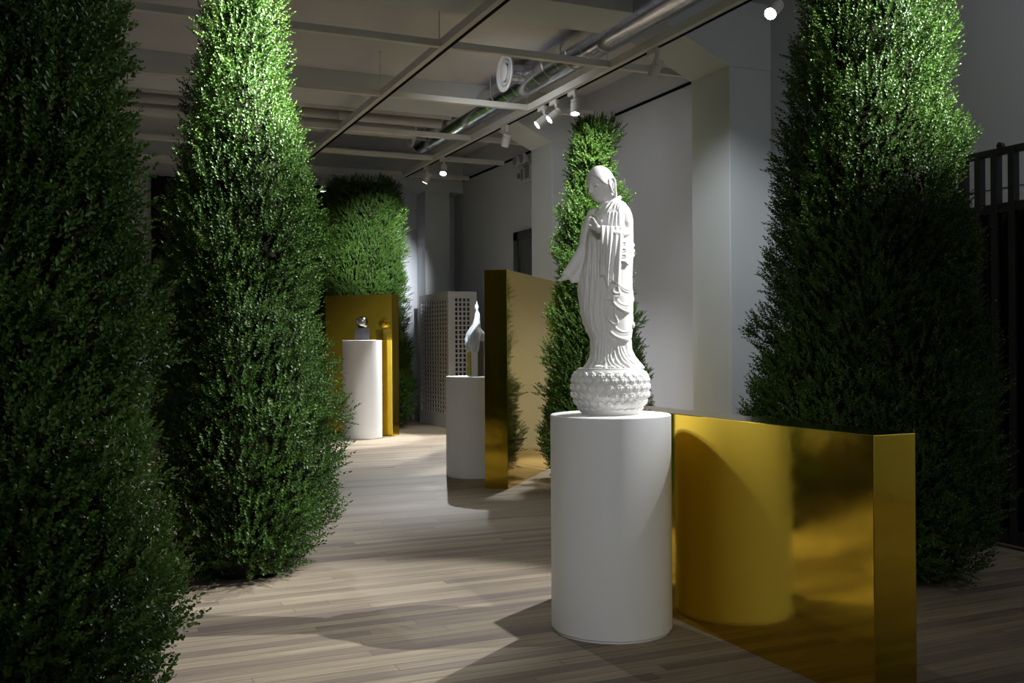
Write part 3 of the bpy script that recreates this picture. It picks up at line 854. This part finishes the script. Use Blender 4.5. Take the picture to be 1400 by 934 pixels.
def boxwood(x, y, prof, seed, density, label, leaf=.020, L=.085, zbot=.05, bag=True, lump=.15):
    g = np.random.default_rng(seed); r = random.Random(seed)
    t = thing('boxwood_tree', label, 'tree', (x, y, 0), 0, 'conical boxwood trees')
    pz = np.array([p[0] for p in prof]); pr = np.array([p[1] for p in prof])
    zz = np.linspace(pz[0], pz[-1], 400); rr = np.interp(zz, pz, pr)
    w = np.cumsum(rr + .02); w /= w[-1]
    area = 2 * PI * float(((rr[1:] + rr[:-1]) * .5 * np.diff(zz)).sum())
    n = int(area * density * 3.1)
    def sample(k):
        z = np.interp(g.random(k), w, zz); th = g.random(k) * 2 * PI
        return z, th
    # clumps
    nc = int(area * 10)
    cz, cth = sample(nc); cr_ = np.interp(cz, pz, pr)
    cc = np.stack([cr_ * np.cos(cth), cr_ * np.sin(cth), cz], 1); cs = g.uniform(.11, .27, nc); ca = g.uniform(.35, 1.0, nc) * lump
    z, th = sample(n); R = np.interp(z, pz, pr)
    base = np.stack([R * np.cos(th), R * np.sin(th), z], 1)
    d2 = ((base[:, None, :] - cc[None]) ** 2).sum(2) / cs[None] ** 2
    wgt = np.exp(-d2 * 1.4)
    bump = (wgt * ca[None]).max(1)
    idx = (wgt * ca[None]).argmax(1)
    inner = g.random(n) < .42
    keep = (g.random(n) < .30 + .95 * wgt.max(1) * (ca[idx] / lump) ** .5) | inner
    inner = inner[keep]
    z, th, R, base, d2, wgt, bump, idx = z[keep], th[keep], R[keep], base[keep], d2[keep], wgt[keep], bump[keep], idx[keep]
    n = len(z)
    fan = (base - cc[idx]) / cs[idx][:, None] * np.exp(-d2[np.arange(n), idx] * .6)[:, None]
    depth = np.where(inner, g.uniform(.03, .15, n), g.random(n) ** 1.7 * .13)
    bump = np.where(inner, bump * .45, bump)
    rad = R + bump - lump * .55 - depth - L * .55
    rad = np.maximum(rad, .01)
    pos = np.stack([rad * np.cos(th), rad * np.sin(th), z - L * .35], 1)
    slope = np.gradient(rr, zz); sl = np.interp(z, zz, slope)
    outw = np.stack([np.cos(th), np.sin(th), -np.clip(sl, -1.2, 1.2) * .5], 1)
    topf = np.clip((z - (pz[-1] - .12)) / .12, 0, 1)[:, None]
    d = outw * (.75 - .6 * topf) + np.array([0, 0, 1.]) * .75 + .55 * fan + g.normal(0, .28, (n, 3))
    d /= np.linalg.norm(d, axis=1, keepdims=True)
    a = g.normal(size=(n, 3)); a -= d * (a * d).sum(1, keepdims=True); a /= np.linalg.norm(a, axis=1, keepdims=True)
    b = np.cross(d, a)
    scl = g.uniform(.75, 1.25, n)
    tm = [sprig(r, r.choice((5, 6, 7)), L * r.uniform(.85, 1.15), leaf) for _ in range(10)]
    ch = g.integers(0, 10, n)
    V = []; T = []
    clump_t = g.uniform(-.14, .14, nc)
    for k in range(10):
        s = np.where(ch == k)[0]
        tv = tm[k].reshape(-1, 3)
        m = np.stack([a[s], b[s], d[s]], 2) * scl[s][:, None, None]        # n,3,3 columns
        q = np.einsum('nij,vj->nvi', m, tv) + pos[s][:, None, :]
        V.append(q.reshape(-1, 3))
        nl = tm[k].shape[0]
        tip_order = np.linspace(-.12, .14, nl)[None]
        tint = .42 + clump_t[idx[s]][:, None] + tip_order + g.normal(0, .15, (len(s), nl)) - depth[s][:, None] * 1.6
        tint = np.where(g.random((len(s), nl)) < .012, 1.0, tint)
        T.append(np.repeat(np.clip(tint, 0, 1).reshape(-1), 6))
    V = np.concatenate(V).astype(np.float32); T = np.concatenate(T).astype(np.float32)
    V[:, 2] = np.maximum(V[:, 2], .012)
    nl = len(V) // 6
    # smooth core for the twig mass, darkened for the shade between leaves
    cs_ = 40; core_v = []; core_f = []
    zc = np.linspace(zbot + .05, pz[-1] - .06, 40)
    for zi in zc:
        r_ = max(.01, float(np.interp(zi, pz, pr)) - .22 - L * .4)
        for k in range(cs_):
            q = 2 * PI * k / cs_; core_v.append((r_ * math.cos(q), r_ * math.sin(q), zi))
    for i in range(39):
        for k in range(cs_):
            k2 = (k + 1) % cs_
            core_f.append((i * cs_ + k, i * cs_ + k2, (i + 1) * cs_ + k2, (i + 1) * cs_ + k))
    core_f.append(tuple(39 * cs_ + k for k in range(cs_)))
    me = bpy.data.meshes.new('foliage')
    me.vertices.add(len(V)); me.vertices.foreach_set('co', V.ravel())
    quad = np.array([[0, 1, 2, 3], [0, 3, 4, 5]])
    F_ = (np.arange(nl)[:, None, None] * 6 + quad[None]).reshape(-1)
    me.loops.add(len(F_)); me.loops.foreach_set('vertex_index', F_)
    me.polygons.add(nl * 2); me.polygons.foreach_set('loop_start', np.arange(nl * 2) * 4)
    me.update(calc_edges=True)
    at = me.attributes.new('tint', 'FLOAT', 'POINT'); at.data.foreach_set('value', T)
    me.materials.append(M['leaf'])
    o = bpy.data.objects.new('foliage', me); link(o, t)
    MB().add(core_v, core_f).build('shade_core', M['dark_core'], t, smooth=True)
    MB().tube(cr([(0, 0, .10), (.01, .0, .4), (-.01, .01, .9), (0, 0, pz[-1] - 1.1)]), [.045] * 7 + [.035] * 6 + [.018] * 6, 12).build('trunk', M['bark'], t, smooth=True)
    for k in range(5):
        q = k * 2.5 + seed
        MB().tube(cr([(0, 0, .12), (.12 * math.cos(q), .12 * math.sin(q), .22), (.3 * math.cos(q), .3 * math.sin(q), .45)]), [.018] * 7 + [.012] * 6, 8).build('branch', M['bark'], t, smooth=True)
    if bag:
        rb = float(pr[0]) * .62
        m = MB(); vv = []; ff = []
        sg = 48
        pts = [(rb * .82, .0), (rb * .97, .03), (rb, .09), (rb * .93, .15), (rb * .7, .19), (.08, .21)]
        for i, (ra, za) in enumerate(pts):
            for k in range(sg):
                q = 2 * PI * k / sg; wob = 1 + (.05 * math.sin(q * 5 + i) + .03 * math.sin(q * 11 + i * 2)) * (1 if i < 5 else .2)
                vv.append((ra * wob * math.cos(q), ra * wob * math.sin(q), max(0.001, za)))
        for i in range(len(pts) - 1):
            for k in range(sg):
                k2 = (k + 1) % sg; ff.append((i * sg + k, i * sg + k2, (i + 1) * sg + k2, (i + 1) * sg + k))
        ff.append(tuple(reversed(range(sg)))); ff.append(tuple((len(pts) - 1) * sg + k for k in range(sg)))
        m.add(vv, ff).build('root_bag', M['rootbag'], t, smooth=True)
    return t

TREES = [
 (-.237, 3.60, [(.06, .50), (.28, .55), (.52, .615), (.82, .585), (1.29, .56), (1.76, .545), (2.0, .52), (2.47, .42), (3.0, .30), (3.6, .16), (3.95, .05)], 11, 620,
  'large dark boxwood filling the left edge, nearest the viewer', .0195, .095),
 (.956, 6.136, [(.05, .43), (.09, .46), (.265, .55), (.57, .61), (.79, .60), (1.235, .555), (1.59, .52), (2.12, .485), (2.56, .435), (3.09, .34), (3.44, .23), (4.0, .08), (4.15, .04)], 22, 620,
  'tall conical boxwood with a brilliantly lit tip, second from the left', .0172, .080),
 (4.735, 8.715, [(.06, .38), (.13, .50), (.42, .58), (.855, .57), (1.3, .50), (1.87, .465), (2.53, .345), (2.97, .31), (3.42, .30), (3.58, .27)], 33, 700,
  'flat-topped boxwood standing directly behind the white statue', .019, .082),
 (4.32, 4.54, [(.05, .54), (.10, .62), (.38, .75), (.69, .76), (1.12, .735), (1.56, .685), (2.08, .63), (2.51, .555), (2.95, .49), (3.38, .435), (4.0, .25), (4.2, .12)], 44, 600,
  'large boxwood behind the low gold partition at right', .0172, .080),
 (4.384, 15.88, [(.08, .60), (.3, .78), (.8, .79), (1.5, .75), (2.3, .70), (3.3, .68), (3.90, .65), (4.05, .60)], 55, 420,
  'farthest boxwood, square-topped, behind the far gold partition', .022, .09),
]
for a in TREES: boxwood(*a[:5], a[5], a[6], a[7])

# small sprig lying on the low gold partition
s = sprig(random.Random(3), 5, .055, .014)
vv = s.reshape(-1, 3); ff = []
for i in range(len(s)): ff += [(6 * i, 6 * i + 1, 6 * i + 2, 6 * i + 3), (6 * i, 6 * i + 3, 6 * i + 4, 6 * i + 5)]
me = bpy.data.meshes.new('leaf_sprig')
t = thing('leaf_sprig', 'tiny green sprig lying on top of the low gold partition', 'sprig', (2.84, 4.62, 1.009 + .014))
mm = MB().add(vv, ff).xform(Matrix.Rotation(.5, 4, 'Z') @ Matrix.Rotation(1.25, 4, 'Y'))
o = mm.build('leaves', M['leaf'], t)
at = o.data.attributes.new('tint', 'FLOAT', 'POINT'); at.data.foreach_set('value', [.4] * len(vv))
MB().tube([(0, 0, 0), (.055 * math.sin(1.25) * math.cos(.5), .055 * math.sin(1.25) * math.sin(.5), .055 * math.cos(1.25))], .0012, 6).build('stem', M['bark'], t)

# ------------------------------------------------------------------ lattice cabinet at the far right
x0, x1, y0, y1, h = 5.59, 6.09, 15.24, 16.73, 2.235
t = thing('lattice_cabinet', 'tall grey lattice-sided cabinet standing against the far right wall', 'cabinet', ((x0 + x1) / 2, (y0 + y1) / 2, 0))
ox, oy = (x0 + x1) / 2, (y0 + y1) / 2
A, B_ = (x1 - x0) / 2, (y1 - y0) / 2
MB().box(-A + .06, A - .06, -B_ + .06, B_ - .06, .02, h - .05).build('inner_shade_box', M['shadowbox'], t)  # dark box filling the cabinet, coloured for the shade behind the lattice
MB().box(-A, A, -B_, B_, h - .03, h).build('top', M['lattice'], t, bevel=.004)
MB().box(-A, A, -B_, B_, .0, .10).build('plinth', M['lattice'], t, bevel=.004)
for sx in (-1, 1):
    for sy in (-1, 1):
        cx, cy = sx * (A - .05), sy * (B_ - .05)
        MB().box(cx - .05, cx + .05, cy - .05, cy + .05, .1, h - .03).build('corner_post', M['lattice'], t, bevel=.003)
def lattice_panel(name, u0, u1, z0, z1, nu_, nz2, axis, pos, th=.02, bw=.012):
    m = MB()
    for i in range(nu_ + 1):
        u = u0 + (u1 - u0) * i / nu_
        if axis == 'x': m.box(u - bw, u + bw, pos, pos + th, z0, z1)
        else: m.box(pos, pos + th, u - bw, u + bw, z0, z1)
    for j in range(nz2 + 1):
        z = z0 + (z1 - z0) * j / nz2
        if axis == 'x': m.box(u0, u1, pos - .001, pos + th - .002, z - bw, z + bw)
        else: m.box(pos - .001, pos + th - .002, u0, u1, z - bw, z + bw)
    return m.build(name, M['lattice'], t)
lattice_panel('front_lattice', -A + .11, A - .11, .16, h - .10, 4, 26, 'x', -B_ + .005)
MB().box(-A + .0995, A - .0995, -B_ + .0005, -B_ + .03, h - .11, h - .0305).build('front_border', M['lattice'], t)
MB().box(-A + .0995, A - .0995, -B_ + .0005, -B_ + .03, .1005, .17).build('front_border', M['lattice'], t)
lattice_panel('side_lattice', -B_ + .10, B_ - .10, .22, h - .13, 10, 26, 'y', -A + .005, bw=.014)
MB().box(-A + .0005, -A + .03, -B_ + .0995, B_ - .0995, .1005, .23).build('side_border', M['lattice'], t)
MB().box(-A + .0005, -A + .03, -B_ + .0995, B_ - .0995, h - .14, h - .0305).build('side_border', M['lattice'], t)

# low stone bench by the end wall
t = thing('stone_bench', 'low grey stone bench at the foot of the end wall beside the lattice cabinet', 'bench', (5.42, 17.35, 0))
MB().box(-.30, .30, -.16, .16, .24, .31).build('seat', M['stone'], t, bevel=.015)
for s in (-1, 1):
    MB().add([(s * .25 - .06, -.13, 0), (s * .25 + .06, -.13, 0), (s * .25 + .06, .13, 0), (s * .25 - .06, .13, 0),
              (s * .18 - .06, -.13, .24), (s * .18 + .06, -.13, .24), (s * .18 + .06, .13, .24), (s * .18 - .06, .13, .24)],
             [(0, 3, 2, 1), (4, 5, 6, 7), (0, 1, 5, 4), (1, 2, 6, 5), (2, 3, 7, 6), (3, 0, 4, 7)]).build('leg', M['stone'], t, bevel=.01)

# emergency light high on the right wall
t = thing('emergency_light', 'grey twin-headed emergency light high on the right wall above the dark door', 'emergency light', (XW, 14.36, 4.0))
MB().box(-.07, .004, -.26, .26, -.06, .20).build('housing', M['signbase'], t, bevel=.01)
for s in (-.12, .14):
    m = MB().lathe([(.04, 0), (.085, .05), (.09, .09), (.08, .10), (.001, .095)], 28)
    m.xform(Matrix.Translation((-.06, s, .29)) @ Matrix.Rotation(-PI / 2, 4, 'Y'))
    hd_ = m.build('lamp_head', M['signbase'], t, smooth=40)
    MB().lathe([(.001, .101), (.07, .101)], 28, cap=False).xform(Matrix.Translation((-.06, s, .29)) @ Matrix.Rotation(-PI / 2, 4, 'Y')).build('lens', M['signblue'], hd_)
    MB().lathe([(.012, .17), (.012, .30)], 8, (-.05, s, 0)).build('stem', M['signbase'], t)
MB().box(-.075, -.069, -.22, -.06, -.02, .15).build('indicator', M['signblue'], t)
MB().box(-.075, -.069, .02, .10, -.02, .15).build('indicator', M['signblue'], t)
MB().box(-.075, -.069, -.22, -.02, .155, .185).build('stripe', M['signred'], t)
MB().box(-.075, -.069, .13, .23, .02, .10).build('stripe', M['signred'], t)
o = MB().box(XW - .04, XW - .002, 13.35, 14.12, 3.42, 3.72).build('wall_sign', M['darkframe'], bevel=.006)
tag(o, 'dark wall sign mostly hidden by the column, below the emergency light', 'sign')

# ------------------------------------------------------------------ black gate at the far right
t = thing('steel_gate', 'tall black steel gate with open slots along its top, at the right edge', 'gate', (5.58, 5.02, 0))
H_ = 2.63
LEN = 2.75
MB().box(0, .05, -LEN, 0, 2.585, H_).build('top_rail', M['black'], t, bevel=.004)
MB().box(0, .05, -LEN, 0, 2.20, 2.265).build('middle_rail', M['black'], t, bevel=.004)
MB().box(0, .05, -LEN, 0, 0.03, .12).build('bottom_rail', M['black'], t, bevel=.004)
k = 0; yy = -.022
while yy > -LEN:
    w = .024 if k % 2 == 0 else .022
    MB().box(-.004, .054, yy - w, yy + w, .03, H_ - .003).build('bar', M['black'], t, bevel=.003)
    yy -= .1315; k += 1
cv, cf = [], []
nx = 150
for i in range(nx + 1):
    y = -LEN * i / nx; xx = .075 + .012 * math.sin(i * 1.1)
    cv += [(xx, y, .04), (xx, y, 2.24), (xx + .008, y, 2.24), (xx + .008, y, .04)]
for i in range(nx):
    a = 4 * i; b = a + 4
    cf += [(a, a + 1, b + 1, b), (a + 1, a + 2, b + 2, b + 1), (a + 2, a + 3, b + 3, b + 2), (a + 3, a, b, b + 3)]
MB().add(cv, cf).build('backing_cloth', M['blackcloth'], t, smooth=True)
for yy in (-.32, -1.4):
    MB().lathe([(.014, -.02), (.022, -.016), (.022, .016), (.014, .02)], 20).xform(Matrix.Translation((.025, yy, H_ + .016)) @ Matrix.Rotation(PI / 2, 4, 'Y')).build('roller', M['black'], t, smooth=40)

# ------------------------------------------------------------------ world, camera, view
w = bpy.data.worlds.new('World'); scene.world = w; w.use_nodes = True
bg = w.node_tree.nodes['Background']; bg.inputs['Color'].default_value = (.5, .52, .58, 1); bg.inputs['Strength'].default_value = .02

cam = bpy.data.cameras.new('camera'); co = bpy.data.objects.new('camera', cam); col.objects.link(co)
cam.sensor_width = 36; cam.lens = 1360 / 1400 * 36; cam.shift_y = 5 / 1400; cam.clip_start = .05
co.location = (0, 0, 1.35); co.rotation_euler = (PI / 2, math.radians(.35), -math.radians(23.8))
scene.camera = co
vs = scene.view_settings
vs.view_transform = 'Standard'; vs.look = 'None'; vs.gamma = 1; vs.use_curve_mapping = False; vs.exposure = 0.5
scene.cycles.use_denoising = True
scene.cycles.max_bounces = 8; scene.cycles.diffuse_bounces = 4; scene.cycles.glossy_bounces = 4; scene.cycles.transmission_bounces = 8
scene.cycles.caustics_reflective = True; scene.cycles.caustics_refractive = True
scene.cycles.blur_glossy = .5
scene.cycles.sample_clamp_indirect = 6
